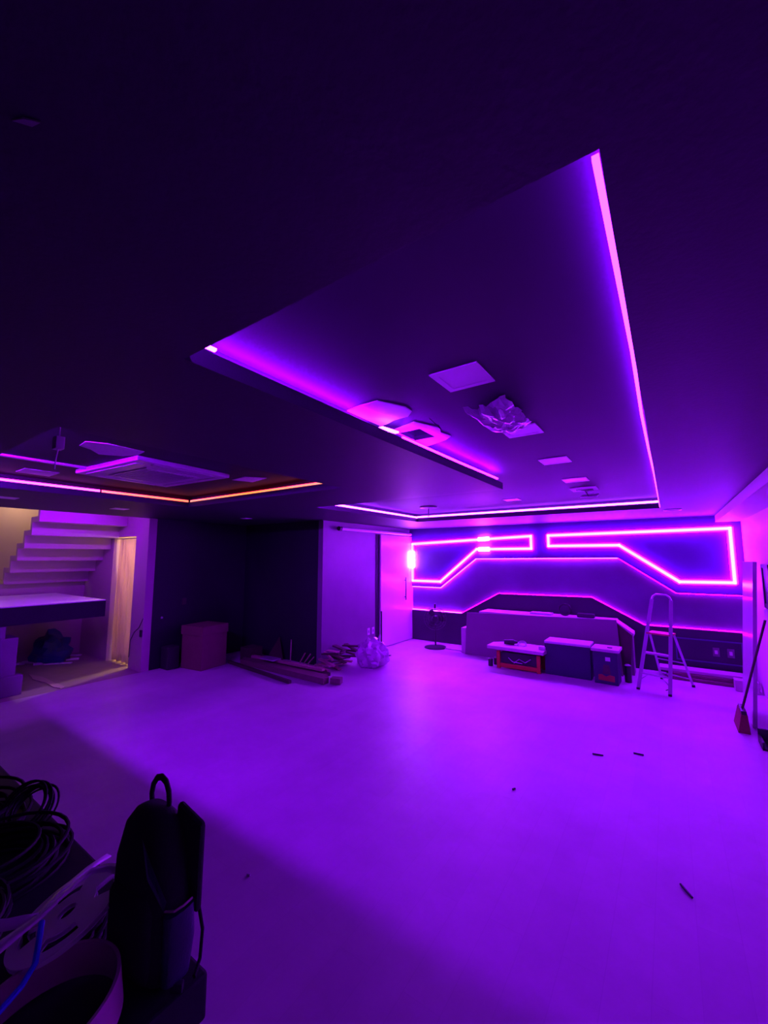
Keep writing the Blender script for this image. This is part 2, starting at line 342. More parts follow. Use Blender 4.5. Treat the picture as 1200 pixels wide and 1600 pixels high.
for nm, y0, y1, z0, z1 in (('base_block', 1.1, 2.11, 0, .28), ('middle_block', 1.1, 2.03, .28, .82), ('post', 1.1, 1.88, .82, 1.0)):
    bm = B(); box(bm, (.75, y0-2.12, z0), (1.22 if nm == 'base_block' else 1.17, y1-2.12, z1), bev=.01); obj(nm, bm, 'block', t)
# curtain in the doorway
bm = B(); nU, nV = 60, 14; g = []
for j in range(nV+1):
    v = j/nV; row = []
    xr = -8.42 if v > .15 else -8.30-.12*(v/.15); xl = -9.10
    for i in range(nU+1):
        u = i/nU; row.append(bm.verts.new((xl+(xr-xl)*u+.01*math.sin(9*v+i), 3.735+.045*math.sin(u*26+1.5*math.sin(3*v))*(1.15-.5*v)+.02, .04+2.32*v)))
    g.append(row)
for j in range(nV):
    for i in range(nU): bm.faces.new((g[j][i], g[j][i+1], g[j+1][i+1], g[j+1][i]))
o = obj('curtain', bm, 'curtain', smooth=True); so = o.modifiers.new('thick', 'SOLIDIFY'); so.thickness = .004
tag(o, 'beige gathered curtain hanging in the lit doorway below the stairs', 'curtain')
bm = B(); tube(bm, [(-9.12, 3.735, 2.37), (-8.2, 3.735, 2.37)], .012); solo('curtain_rail', bm, 'steel', 'thin metal rail across the top of the curtained doorway', 'curtain rail')
# rubbish under the counter
def blob(name, c, s, m, label, cat, seed=1, amp=.18, sub=3, group=None, zmin=0, freq=4):
    from mathutils import noise
    bm = B(); bmesh.ops.create_icosphere(bm, subdivisions=sub, radius=1)
    for v in bm.verts:
        n = noise.noise(v.co*freq*.5+Vector((seed, seed*2, 0)))+.5*noise.noise(v.co*freq*1.3+Vector((seed, 0, 5)))
        v.co = v.co*(1+amp*n*2); v.co = Vector((v.co.x*s[0], v.co.y*s[1], max(v.co.z*s[2]+s[2]*.8, 0)))
    o = obj(name, bm, m, smooth=True); o.location = c; return tag(o, label, cat, group)
blob('plastic_sheet', (-9.85, 3.0, 0), (.3, .28, .3), 'bluepl', 'crumpled dark blue plastic sheet heaped under the counter', 'plastic sheet', 3, .25)
for k in range(9):
    bm = B(); L = random.uniform(.15, .45); box(bm, (-L/2, -.03, 0), (L/2, .03, .02+.02*random.random()))
    o = obj('rubble_piece', bm, 'plaster'); o.location = (-9.95+random.uniform(-.25, .45), 2.35+.14*k, .002); o.rotation_euler = (0, 0, random.uniform(0, 3)); tag(o, 'pale broken scrap lying in the rubble heap under the counter', 'rubble', 'scraps under the counter')
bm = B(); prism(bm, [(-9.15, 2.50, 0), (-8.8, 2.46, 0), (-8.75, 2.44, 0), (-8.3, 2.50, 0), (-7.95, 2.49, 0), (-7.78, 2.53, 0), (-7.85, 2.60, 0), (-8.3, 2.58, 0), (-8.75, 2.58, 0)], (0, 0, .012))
solo('light_streak', bm, 'cream', 'long pale strip standing in for a light streak on the stair room floor', 'strip')  # streak of door light on the floor, modelled as a thin pale solid
bm = B(); tube(bm, [(-7.73, 3.652, .92), (-7.86, 3.65, .75), (-8.02, 3.652, .66), (-8.13, 3.64, .5), (-8.17, 3.65, .2)], .006); solo('cable', bm, 'blackpl', 'thin black cable looping down the pale column by the curtain', 'cable', smooth=True)
bm = B(); box(bm, (-7.80, 3.636, .60), (-7.735, 3.66, .72), bev=.004); solo('wall_box', bm, 'blackpl', 'small black box at the edge of the pale column', 'electrical box')

# ============================================================ CEILING FITTINGS
def sq_panel(x, y, s, label, z=ZI, rz=0, sy=None, group='square panel lights in the recess'):
    t = thing('panel_light', label, 'ceiling light', (x, y, z), rz, group); sy = sy or s; h = s/2; k = sy/2
    bm = B(); e = .03
    for a in ((-h, -k, h, -k+e), (-h, k-e, h, k), (-h, -k+e, -h+e, k-e), (h-e, -k+e, h, k-e)): box(bm, (a[0], a[1], -.006), (a[2], a[3], 0))
    obj('frame', bm, 'panelwhite', t); bm = B(); box(bm, (-h+e, -k+e, -.004), (h-e, k-e, -.001)); obj('diffuser', bm, 'panelwhite', t)
    return t
sq_panel(-.77, 1.78, .24, 'square unlit panel light nearest the right strip corner, before the crumpled film')
sq_panel(-.78, 2.79, .24, 'square unlit panel light half covered by the crumpled film')
sq_panel(-.79, 3.85, .24, 'square unlit panel light third along the row')
sq_panel(-.81, 4.96, .25, 'square unlit panel light fourth along the row, before the hanging fitting')
sq_panel(-1.90, 6.15, .22, 'small bright square panel light off the row, near the far strip')
t = thing('hanging_fitting', 'loose ceiling fitting dangling from its hole near the far strip', 'ceiling light', (-.83, 5.75, ZI))
bm = B(); box(bm, (-.15, -.22, -.015), (.15, .05, 0)); obj('frame', bm, 'plaster', t)
bm = B(); box(bm, (-.09, -.12, -.02), (.10, .0, -.015)); obj('hole', bm, 'blackpl', t, label='dark opening')
bm = B(); box(bm, (-.1, -.0, -.0), (.1, .24, .02), Matrix.Translation((.03, .02, -.11)) @ Matrix.Rotation(R(14), 4, 'X')); obj('panel', bm, 'whiteplastic', t)
bm = B(); tube(bm, [(0, 0, -.02), (.02, .03, -.06), (.03, .08, -.09)], .006); obj('wire', bm, 'blackpl', t)
# crumpled film
from mathutils import noise
bm = B(); G = []; n = 16
for i in range(n+1):
    row = []
    for j in range(n+1):
        u, v = i/n, j/n; x = -.13+.26*u; y = -.26+.52*v+.04*math.sin(5*u)
        h = -.012-.05*max(0, math.sin(PI*u)*math.sin(PI*v))**.6-.03*abs(noise.noise(Vector((u*5, v*5, 2))))-.02*abs(noise.noise(Vector((u*13, v*9, 7))))
        row.append(bm.verts.new((x+.03*noise.noise(Vector((u*7, v*7, 1))), y+.05*noise.noise(Vector((u*6, v*6, 9))), min(h, -.008))))
    G.append(row)
for i in range(n):
    for j in range(n): bm.faces.new((G[i][j], G[i+1][j], G[i+1][j+1], G[i][j+1]))
o = obj('crumpled_film', bm, 'film', smooth=False); o.location = (-.79, 2.38, ZI); o.modifiers.new('t', 'SOLIDIFY').thickness = .003
tag(o, 'shiny crumpled plastic film sagging from the recess ceiling', 'plastic film')
def flat(name, pts, z, m, label, cat, th=.006, group=None):
    bm = B(); prism(bm, [(x, y, z-th) for x, y in pts], (0, 0, th)); return solo(name, bm, m, label, cat, group)
flat('plaster_patch', [(-1.515, 1.80), (-1.40, 1.78), (-1.28, 1.78), (-1.24, 1.86), (-1.20, 1.95), (-1.205, 2.03), (-1.27, 2.09), (-1.38, 2.10), (-1.47, 2.14), (-1.515, 2.14)], ZI, 'plaster', 'pale ragged plaster patch without a hole, beside the left ledge', 'plaster patch')
t = thing('holed_plaster_patch', 'pale plaster patch around a black square hole in the recess', 'plaster patch', (-1.38, 2.45, ZI))
hp = [(-1.50, 2.34), (-1.33, 2.34), (-1.33, 2.57), (-1.50, 2.57)]; op = [(-1.515, 2.27), (-1.29, 2.20), (-1.21, 2.40), (-1.25, 2.50), (-1.23, 2.62), (-1.30, 2.68), (-1.515, 2.76)]
bm = B(); L2 = lambda p: (p[0]+1.38, p[1]-2.45, -.006)
for q in ([op[0], op[1], hp[1], hp[0]], [op[1], op[2], op[3], hp[2], hp[1]], [op[3], op[4], op[5], op[6], hp[3], hp[2]], [op[0], hp[0], hp[3], op[6]]): prism(bm, [L2(p) for p in q], (0, 0, .006))
obj('plaster', bm, 'plaster', t); bm = B()
for k in range(4):
    p, q = hp[k], hp[(k+1) % 4]; bar(bm, (p[0]+1.38, p[1]-2.45, .012), (q[0]+1.38, q[1]-2.45, .012), .006, .03)
obj('hole_rim', bm, 'blackpl', t, label='black rim of the square hole')
bm = B(); tube(bm, [(-1.18, 1.9+.3, ZI-.002), (-1.14, 2.28, ZI-.06), (-1.2, 2.36, ZI-.002)], .003); solo('loose_wire', bm, 'blackpl', 'thin dark wire loop by the black square hole', 'wire')
# round fittings
t = thing('ceiling_rose', 'dark ceiling rose with a cord hanging over the far corner', 'ceiling rose', (-3.36, 6.2, ZI))
bm = B(); lathe(bm, [(0, 0), (.15, 0), (.15, -.02), (.05, -.035), (0, -.035)], 24); obj('plate', bm, 'blackpl', t)
bm = B(); tube(bm, [(0, 0, -.03), (-.005, .01, -.1), (-.0, .0, -.17)], .008); obj('cord', bm, 'blackpl', t)
t = thing('round_downlight', 'round recessed ceiling light between the recess corner and the beam', 'ceiling light', (.09, 7.42, ZC))
bm = B(); lathe(bm, [(.085, -.001), (.115, -.001), (.115, -.014), (.085, -.014)], 28, cap=False); obj('ring', bm, 'whiteplastic', t); bm = B(); lathe(bm, [(0, -.002), (.085, -.002), (.08, -.006), (0, -.006)], 28); obj('lens', bm, 'greyw', t)
sq_panel(-6.58, 2.68, .19, 'flat square ceiling plate above the curtained doorway', ZC, 0, .19, 'square plates on the low ceiling')
sq_panel(-6.45, 1.40, .19, 'flat square ceiling plate at the left frame edge', ZC, 0, .19, 'square plates on the low ceiling')
sq_panel(-6.31, 4.68, .15, 'dim square ceiling plate in the dark alcove', ZC, 0, .15, 'square plates on the low ceiling')
# air conditioner cassette
t = thing('air_conditioner', 'large pale square air conditioner in the left ceiling recess', 'air conditioner', (-4.25, 2.03, ZI), R(4))
bm = B(); box(bm, (-.56, -.47, -.045), (.56, .47, -.001), bev=.012); obj('body', bm, 'whiteplastic', t)
bm = B(); box(bm, (-.34, -.27, -.055), (.34, .27, -.044), bev=.004)
for k in range(14): box(bm, (-.30, -.24+.036*k, -.060), (.30, -.232+.036*k, -.054))
obj('grille', bm, 'whiteplastic', t)
for (a, b) in (((-.45, -.42), (.45, -.36)), ((-.45, .36), (.45, .42)), ((-.52, -.30), (-.46, .30)), ((.46, -.30), (.52, .30))):
    bm = B(); box(bm, (a[0], a[1], -.052), (b[0], b[1], -.044)); obj('air_flap', bm, 'whiteplastic', t)
flat('plaster_patch', [(-3.55, 1.18), (-3.48, 1.30), (-3.50, 1.58), (-3.66, 1.60), (-3.80, 1.54), (-3.90, 1.40), (-3.78, 1.30), (-3.72, 1.20)], ZI, 'plaster', 'ragged pale patch on the near side of the air conditioner', 'plaster patch')
flat('plaster_patch', [(-5.40, 1.22), (-5.12, 1.22), (-5.12, 1.50), (-5.42, 1.50)], ZI, 'plaster', 'small pale patch left of the air conditioner, near the magenta strip', 'plaster patch')
flat('plaster_patch', [(-3.98, 2.74), (-3.72, 2.72), (-3.58, 2.90), (-3.90, 2.96)], ZI, 'plaster', 'small pale patch between the air conditioner and the far orange strip', 'plaster patch')
bm = B(); box(bm, (-4.60, .80, ZI-.02), (-4.55, 1.9, ZI-.001)); solo('glow_line_bar', bm, 'whiteplastic', 'thin pale bar standing in for a glow line along the recess ceiling to the air conditioner', 'glow line')  # glow line on the recess ceiling, given shape as a pale bar
t = thing('hanging_driver', 'small pale junction box dangling on a cord from the recess corner', 'junction box', (-2.70, .775, ZC))
bm = B(); tube(bm, [(0, 0, 0), (.0, 0, -.04), (.0, 0, -.065)], .004); tube(bm, [(.0, 0, -.12), (-.02, 0, -.17), (-.03, 0, -.23)], .004); obj('cord', bm, 'whiteplastic', t)
bm = B(); box(bm, (-.03, -.02, -.125), (.03, .02, -.055), bev=.004); obj('box', bm, 'whiteplastic', t)
bm = B()
for a in ([(-.835, .140), (-.815, .150), (-.80, .168), (-.82, .162)],): prism(bm, [(x, y, ZC-.003) for x, y in a], (0, 0, .003))
solo('plaster_smear', bm, 'greyw', 'faint pale smear on the dark ceiling at top left', 'smear')

# ============================================================ LEFT WALL, DOOR
t = thing('sliding_door', 'pale lacquered sliding door lit up beside the back wall', 'door', (XL, 8.28, 0))
bm = B(); box(bm, (.02, -.70, .015), (.06, .70, 2.52), bev=.004); obj('door_leaf', bm, 'door', t)
t2 = bm = B(); tube(bm, [(.10, .3, .98), (.10, .3, 1.52)], .014, 10); tube(bm, [(.06, .3, 1.05), (.10, .3, 1.05)], .01); tube(bm, [(.06, .3, 1.45), (.10, .3, 1.45)], .01); obj('door_handle', bm, 'darkmetal', t, smooth=True)
t = thing('door_track', 'round pink-lit tube track above the sliding door', 'door track', (XL+.08, 7.4, 2.57))
bm = B(); tube(bm, [(0, -1.22, 0), (0, 1.45, 0)], .035, 14); obj('tube', bm, 'whiteplastic', t, smooth=True)
bm = B(); tube(bm, [(0, -1.29, 0), (0, -1.22, 0)], .045, 14); obj('end_cap', bm, 'blackpl', t, smooth=True)
for y in (-.9, 0, .9):
    bm = B(); box(bm, (-.08, y-.02, -.015), (0, y+.02, .015)); obj('bracket', bm, 'darkmetal', t)
bm = B(); box(bm, (XL, 7.46, 0), (XL+.012, 7.56, 2.52)); struct('trim_3', bm, 'black')
for y, lab in ((7.20, 'pale socket plate further from the door seam, by the sack'), (7.36, 'pale socket plate right beside the dark door seam')):
    t = thing('wall_socket', lab, 'socket', (XL, y, .42), group='socket plates by the sliding door')
    bm = B(); box(bm, (0, -.04, -.07), (.012, .04, .07), bev=.003); obj('plate', bm, 'whiteplastic', t); bm = B(); box(bm, (.012, -.015, -.03), (.015, .015, .03)); obj('insert', bm, 'greyw', t)
for x, lab in ((.55, 'pale outlet plate on the dado, left of the pair'), (.74, 'pale outlet plate on the dado, nearer the right wall')):
    t = thing('wall_socket', lab, 'socket', (x, 8.94, .36), group='outlet plates on the dado')
    bm = B(); box(bm, (-.045, -.014, 0), (.045, 0, .14), bev=.003); obj('plate', bm, 'greyw', t); bm = B(); box(bm, (-.02, -.018, .04), (.02, -.014, .10)); obj('insert', bm, 'white', t)
bm = B(); box(bm, (XA, 4.35, 1.10), (XA+.012, 4.43, 1.22), bev=.003); solo('wall_switch', bm, 'darkwood', 'dim switch plate on the dark alcove wall', 'switch')
bm = B(); lathe(bm, [(0, 0), (.02, 0), (.015, .02), (0, .022)], 10, Matrix.Translation((XA, 3.98, .90)) @ Matrix.Rotation(R(90), 4, 'Y')); solo('wall_hook', bm, 'whiteplastic', 'tiny pale knob on the dark wall beside the column', 'hook')

# upright rod on foot
t = thing('stand', 'thin dark upright rod on a small foot by the sliding door', 'stand', (-5.02, 7.15, 0))
bm = B(); tube(bm, [(0, 0, .01), (0, 0, .88)], .014); obj('rod', bm, 'darkmetal', t, smooth=True)
bm = B(); box(bm, (-.15, -.03, 0), (.22, .03, .015)); box(bm, (-.03, -.14, 0), (.03, .14, .015)); obj('foot', bm, 'darkmetal', t)
bm = B(); box(bm, (-.02, -.2, 0), (.25, -.15, .03), Matrix.Rotation(R(20), 4, 'Z')); o = obj('clamp', bm, 'blackpl'); o.location = (-4.9, 6.85, 0); tag(o, 'black clamp lying on the floor before the thin rod', 'tool')
# floor fan
t = thing('floor_fan', 'round dark pedestal fan on the floor before the back wall', 'fan', (-4.41, 8.38, 0), R(25))
bm = B(); lathe(bm, [(0, 0), (.25, 0), (.24, .02), (.05, .04), (0, .04)], 28); obj('base', bm, 'darkmetal', t, smooth=True)
bm = B(); tube(bm, [(0, .05, .03), (0, .05, .5)], .018); obj('pole', bm, 'darkmetal', t)
bm = B(); C = Vector((0, 0, .63))
for r, y in ((.25, 0), (.25, .02), (.2, -.045), (.14, -.06), (.08, -.07), (.2, .06)): tube(bm, [C+Vector((r*math.cos(a*PI/16), y, r*math.sin(a*PI/16))) for a in range(32)], .005, 5, True)
for k in range(20):
    a = k*PI/10; tube(bm, [C+Vector((r*math.cos(a), y, r*math.sin(a))) for r, y in ((.05, -.07), (.14, -.06), (.2, -.045), (.25, 0), (.2, .06))], .0025, 5)
obj('cage', bm, 'darkmetal', t)
bm = B(); lathe(bm, [(0, -.07), (.06, -.07), (.07, -.05), (.07, .06), (.04, .16), (0, .17)], 18, Matrix.Translation(C+Vector((0, .0, 0))) @ Matrix.Rotation(R(-90), 4, 'X')); obj('motor', bm, 'blackpl', t, smooth=True)
for k in range(3):
    bm = B(); a = k*2*PI/3; mx = Matrix.Translation(C) @ Matrix.Rotation(a, 4, 'Y') @ Matrix.Rotation(R(25), 4, 'X')
    prism(bm, [mx @ Vector(p) for p in ((.05, 0, -.02), (.12, 0, -.07), (.21, 0, -.06), (.225, 0, .02), (.15, 0, .07), (.06, 0, .03))], (0, .004, 0)); obj('blade', bm, 'blackpl', t)
bm = B(); box(bm, (-.02, -.02, .86), (.02, .06, .96), bev=.006); obj('carry_handle', bm, 'blackpl', t)
bm = B(); prism(bm, [(-4.3, 8.36, 0), (-3.75, 8.36, 0), (-3.7, 8.6, 0), (-4.25, 8.56, 0)], (0, 0, .02)); solo('floor_board', bm, 'boardtop', 'flat thin board on the floor between fan and counter', 'board')

# ============================================================ LONG COUNTER AND BOARDS
t = thing('long_counter', 'long low counter unit behind the leaning board, loaded on top', 'counter', (-2.15, 8.60, 0))
bm = B(); box(bm, (-1.15, -.22, 0), (1.25, .24, .84), bev=.005); obj('body', bm, 'mdf', t)
bm = B(); box(bm, (-1.2, -.26, .84), (1.3, .26, .875), bev=.004); obj('top', bm, 'boardtop', t)
bm = B(); mx = Matrix.Translation((-3.62, 8.20, 0)) @ Matrix.Rotation(R(-4), 4, 'X') @ Matrix.Rotation(R(0), 4, 'Y'); prism(bm, [mx @ Vector(p) for p in ((0, 0, 0), (2.86, 0, 0), (2.80, 0, .92), (0.03, 0, .845))], (0, .03, 0)); solo('board', bm, 'mdf', 'long wide violet-lit board leaning along the front of the counter', 'board')
bm = B(); box(bm, (-3.72, 8.24, 0), (-3.62, 8.6, .52), bev=.004); solo('crate', bm, 'boardtop', 'narrow pale upright box at the left end of the long board', 'box')
bm = B(); box(bm, (-2.35, 8.5, .876), (-1.95, 8.7, .915), bev=.004); solo('case', bm, 'whiteplastic', 'small flat pale case on the long counter top', 'case')
def coil(name, c, r, m, label, cat='cable coil', loops=6, tr=.008, rot=(0, 0, 0), jit=.2, seed=1, group=None, flat_=.04, sx=1):
    rg = random.Random(seed); bm = B(); pts = []
    for k in range(loops*32):
        a = k*PI/16; q = r*(1+jit*.15*math.sin(a*1.31+seed)+jit*math.sin(a*.37+seed)*.5)
        pts.append((q*math.cos(a)*sx, q*math.sin(a), flat_*math.sin(a*.23+seed)+flat_))
    tube(bm, pts, tr, 6); o = obj(name, bm, m, smooth=True); o.location = c; o.rotation_euler = rot; return tag(o, label, cat, group)
coil('cable_coil', (-1.72, 8.62, .99), .10, 'blackpl', 'black cable coil standing on the long counter top', rot=(R(78), 0, R(10)), loops=5, flat_=.03)
bm = B(); box(bm, (-1.5, 8.55, .876), (-1.2, 8.7, .95), bev=.02); solo('tool_pouch', bm, 'blackpl', 'dark low pouch beside the cable coil on the counter', 'pouch')
bm = B(); prism(bm, [(-.84, 8.30, 0), (-.66, 8.30, 0), (-.60, 8.32, .67), (-.84, 8.32, .87)], (0, .03, 0)); solo('board', bm, 'darkwood', 'dark slanted-top board behind the right end of the long board', 'board')
bm = B(); prism(bm, [(-.86, 8.34, .90), (-.58, 8.34, .70), (-.58, 8.34, .65), (-.86, 8.34, .85)], (0, .34, 0)); solo('board', bm, 'boardtop', 'pale sloping board end right of the long board', 'board')
bm = B(); box(bm, (-.66, 8.36, 0), (-.60, 8.66, .64)); solo('board', bm, 'mdf', 'upright board end under the pale sloping one', 'board')
# front row: worktop on the orange crate, navy box, paint box
t = thing('orange_crate', 'orange framed crate under the pale slab, dark tools inside', 'crate', (-2.3, 7.72, 0))
for x in (-.38, .33):
    for y in (-.16, .16):
        bm = B(); box(bm, (x-.03, y-.03, 0), (x+.03, y+.03, .30), bev=.006); obj('post', bm, 'orange', t)
for y in (-.16, .16):
    bm = B(); box(bm, (-.36, y-.02, .02), (.34, y+.02, .09), bev=.005); obj('rail', bm, 'orange', t)
bm = B(); box(bm, (-.35, -.14, .09), (.31, .14, .28), bev=.01); obj('tray', bm, 'blackpl', t, label='black filling of tools')
bm = B(); tube(bm, [(-.1, -.17, .12), (0, -.19, .2), (.1, -.17, .15), (.2, -.18, .22)], .008); tube(bm, [(-.2, -.17, .2), (-.12, -.18, .14), (.05, -.18, .13)], .006); obj('hose', bm, 'steel', t, smooth=True)
bm = B(); prism(bm, [(-2.86, 7.46, .34), (-1.86, 7.42, .34), (-1.82, 7.95, .34), (-2.6, 8.02, .34), (-2.86, 7.8, .34)], (0, 0, .055)); solo('slab', bm, 'boardtop', 'pale thick slab lying over the orange crate', 'slab')
t = thing('power_drill', 'black round tool lying on the pale slab', 'tool', (-2.5, 7.72, .396), R(20))
bm = B(); tube(bm, [(-.12, 0, .05), (.06, 0, .05)], .05, 12, rr=[.04, .05]); obj('body', bm, 'blackpl', t, smooth=True); bm = B(); tube(bm, [(.06, 0, .05), (.12, 0, .05)], .03, 10, rr=[.035, .02]); obj('chuck', bm, 'darkmetal', t, smooth=True)
coil('wire_coil', (-2.3, 7.74, .40), .07, 'steel', 'small pale wire coil beside the black tool on the slab', loops=4, tr=.006, rot=(R(35), 0, 0), flat_=.02)
bm = B(); box(bm, (-1.98, 7.6, .396), (-1.86, 7.72, .45), bev=.01); solo('tape_roll', bm, 'whiteplastic', 'small pale block at the right end of the slab', 'block')
for k, (x, y) in enumerate(((-2.85, 7.6), (-2.8, 7.75))):
    bm = B(); lathe(bm, [(0, 0), (.045, 0), (.045, .12), (.02, .14), (0, .14)], 12); o = obj('bottle', bm, 'blackpl', smooth=True); o.location = (x, y, 0); tag(o, ['small dark bottle at the left foot of the orange crate', 'small dark bottle behind the first at the orange crate'][k], 'bottle')
bm = B(); box(bm, (-1.88, 7.62, 0), (-1.16, 8.0, .52), bev=.008); c = centred(bm)
t = thing('tool_chest', 'large dark navy chest in the middle of the front row', 'chest', c); obj('body', bm, 'navy', t)
bm = B(); box(bm, (-.36, -.2, .52), (.36, .22, .56), bev=.008); obj('lid', bm, 'whiteplastic', t, label='pale lid')
bm = B(); box(bm, (-.17, -.16, 0), (.17, .16, .50), bev=.006)
t = thing('paint_box', 'dark carton with red and pale print, right end of the front row', 'box', (-.93, 7.70, 0), R(-2)); obj('body', bm, 'navy', t)
bm = B(); box(bm, (-.20, -.18, .50), (.20, .2, .545), bev=.004); obj('top', bm, 'boardtop', t); bm = B(); box(bm, (.02, -.05, .546), (.09, -.01, .556)); obj('slot', bm, 'blackpl', t)
bm = B(); box(bm, (.0, -.163, .36), (.07, -.160, .42)); obj('label', bm, 'whiteplastic', t); bm = B(); prism(bm, [(-.11, -.160, .06), (.12, -.160, .05), (.12, -.160, .14), (.05, -.160, .15), (0, -.160, .12), (-.06, -.160, .15), (-.11, -.160, .14)], (0, -.003, 0)); obj('print', bm, 'red', t)
bm = B(); prism(bm, [(-.05, -.160, .16), (.07, -.160, .16), (.05, -.160, .30), (-.03, -.160, .30)], (0, -.002, 0)); obj('print', bm, 'darkwood', t)
bm = B(); lathe(bm, [(0, 0), (.05, 0), (.055, .26), (.03, .28), (0, .28)], 14); o = obj('canister', bm, 'darkmetal', smooth=True); o.location = (-.66, 7.88, 0); tag(o, 'dark slim canister right of the printed carton', 'canister')

# ============================================================ STEPLADDER
t = thing('stepladder', 'aluminium stepladder with red top platform before the back wall', 'ladder', (-.3, 7.5, 0))
o0 = Vector((-.3, 7.5, 0))
def W(x, y, z): return Vector((x, y, z))-o0
A0, A1 = W(-.51, 7.56, 0), W(-.11, 7.44, 0); B0, B1 = W(-.265, 7.85, 1.34), W(-.015, 7.78, 1.34)
for a, b in ((A0, B0), (A1, B1)):
    bm = B(); bar(bm, a, b, .03, .05, (1, 0, 0)); obj('front_rail', bm, 'steel', t)
bm = B(); tube(bm, [B0, B0+Vector((.02, .01, .05)), B0+Vector((.06, 0, .08)), B1+Vector((-.06, 0, .08)), B1+Vector((-.02, .01, .05)), B1], .016, 10); obj('hoop_handle', bm, 'steel', t, smooth=True)
def at(f): return A0.lerp(B0, f), A1.lerp(B1, f)
for f, nm, m, d in ((.17, 'brace', 'steel', .02), (.39, 'tread', 'steel', .09), (.61, 'platform', 'redtread', .24)):
    a, b = at(f); n = Vector((.28, .96, 0)).normalized()
    bm = B(); prism(bm, [a-n*.02, b-n*.02, b+n*d, a+n*d], (0, 0, .022)); obj(nm, bm, m, t, label='red platform' if nm == 'platform' else None)
a, b = at(.61); C0, C1 = W(-.22, 8.40, 0), W(.19, 8.17, 0)
for p, q in ((a+Vector((.03, .2, 0)), C0), (b+Vector((.04, .2, 0)), C1)):
    bm = B(); bar(bm, p, q, .022, .03, (1, 0, 0)); obj('rear_leg', bm, 'steel', t)
for f in (.55, .85):
    bm = B(); bar(bm, (a+Vector((.03, .2, 0))).lerp(C0, f), (b+Vector((.04, .2, 0))).lerp(C1, f), .015, .015); obj('cross_bar', bm, 'steel', t)
a, b = at(.17)
for p, q in ((a, at(.09)[0].lerp(at(.09)[1], .0)), (b, at(.02)[1])): pass
bm = B(); tube(bm, [at(.1)[0], a.lerp(b, .25)], .006); tube(bm, [at(.08)[1], b.lerp(a, .25)], .006); obj('diagonal_stay', bm, 'steel', t)
for p in (A0, A1, C0, C1):
    bm = B(); box(bm, p+Vector((-.022, -.03, 0)), p+Vector((.022, .03, .03)), bev=.004); obj('foot', bm, 'blackpl', t)
bm = B(); tube(bm, [(-.1, 7.9, 0.006), (-.13, 7.86, .006), (-.12, 7.8, .006), (-.16, 7.7, .006)], .006); solo('wire_scrap', bm, 'darkmetal', 'short dark wire scrap on the floor inside the stepladder', 'wire')

# boards low at right back
for k, (x0, x1, y, z, m, lab) in enumerate(((-.15, .74, 8.62, 0, 'wood', 'reddish plank lowest of the pile at the foot of the back wall'), (-.1, .70, 8.66, .055, 'wood', 'reddish plank resting in the middle of the low pile'), (-.25, .93, 8.70, .11, 'boardtop', 'pale wide board topping the low pile by the back wall'))):
    bm = B(); box(bm, (x0, y-.14, z), (x1, y+.14, z+.05), bev=.003); solo('plank', bm, m, lab, 'plank')
bm = B(); box(bm, (.70, 8.28, 0), (.98, 8.46, .16), bev=.01); solo('carton', bm, 'boardtop', 'small pale box on the floor at the right end of the low planks', 'box')

# ============================================================ RIGHT WALL THINGS
bm = B(); mx = Matrix.Translation((.69, 7.04, .003)) @ Matrix.Rotation(R(4.1), 4, 'Y'); box(bm, (0, -.40, 0), (.04, .42, 1.95), mx, bev=.004); solo('door_leaf', bm, 'leaf', 'tall pale unhung door leaning against the right wall, furthest back', 'door leaf')
bm = B(); mx = Matrix.Translation((.91, 6.30, 0)) @ Matrix.Rotation(R(2), 4, 'Y'); box(bm, (0, -.25, 0), (.035, .26, 1.88), mx, bev=.004); solo('board', bm, 'mdf', 'second tall board on the right wall, nearer than the pale door', 'board')
t = thing('display_panel', 'black framed dark panel hanging high beside the boards on the right wall', 'panel', (.90, 6.33, 1.42))
bm = B()
for a in (((-.015, -.22, 0), (.015, .22, .05)), ((-.015, -.22, .46), (.015, .22, .50)), ((-.015, -.22, 0), (.015, -.17, .5)), ((-.015, .17, 0), (.015, .22, .5))): box(bm, *a)
obj('surround', bm, 'blackpl', t); bm = B(); box(bm, (-.005, -.17, .05), (.005, .17, .46)); obj('pane', bm, 'bluefab', t)
bm = B(); box(bm, (.86, 6.2, 1.34), (.93, 6.45, 1.415), bev=.004); solo('bracket_box', bm, 'whiteplastic', 'small pale box under the black framed panel', 'box')
t = thing('broom', 'broom with reddish bristles leaning on the right wall boards', 'broom', (.60, 6.60, 0))
bm = B(); tube(bm, [(0, 0, .20), (.27, -.12, 1.28)], .013, 8); obj('handle', bm, 'darkwood', t, smooth=True)
bm = B(); prism(bm, [(-.02, -.14, .17), (-.02, .16, .20), (-.02, .13, .235), (-.02, -.11, .215)], (.05, 0, 0)); obj('head', bm, 'blackpl', t)
bm = B(); a = [(-.025, -.14, .18), (.035, -.14, .18), (.035, .16, .21), (-.025, .16, .21)]; b = [(-.07, -.22, 0), (.04, -.22, 0), (.04, .20, 0), (-.07, .20, 0)]
va = [bm.verts.new(p) for p in a]; vb = [bm.verts.new(p) for p in b]; bm.faces.new(va); bm.faces.new(vb)
for k in range(4): bm.faces.new((va[k], va[(k+1) % 4], vb[(k+1) % 4], vb[k]))
obj('bristles', bm, 'broom', t)
t = thing('dustpan', 'dark long-handled dustpan standing right of the broom', 'dustpan', (.80, 6.12, 0))
bm = B(); tube(bm, [(0, .05, .05), (.05, -.05, .95)], .012); obj('handle', bm, 'blackpl', t)
bm = B(); box(bm, (-.12, -.17, 0), (.12, .10, .02)); box(bm, (-.12, .08, 0), (.12, .10, .14)); box(bm, (-.12, -.17, 0), (-.10, .10, .08)); box(bm, (.10, -.17, 0), (.12, .10, .08)); obj('pan', bm, 'blackpl', t)

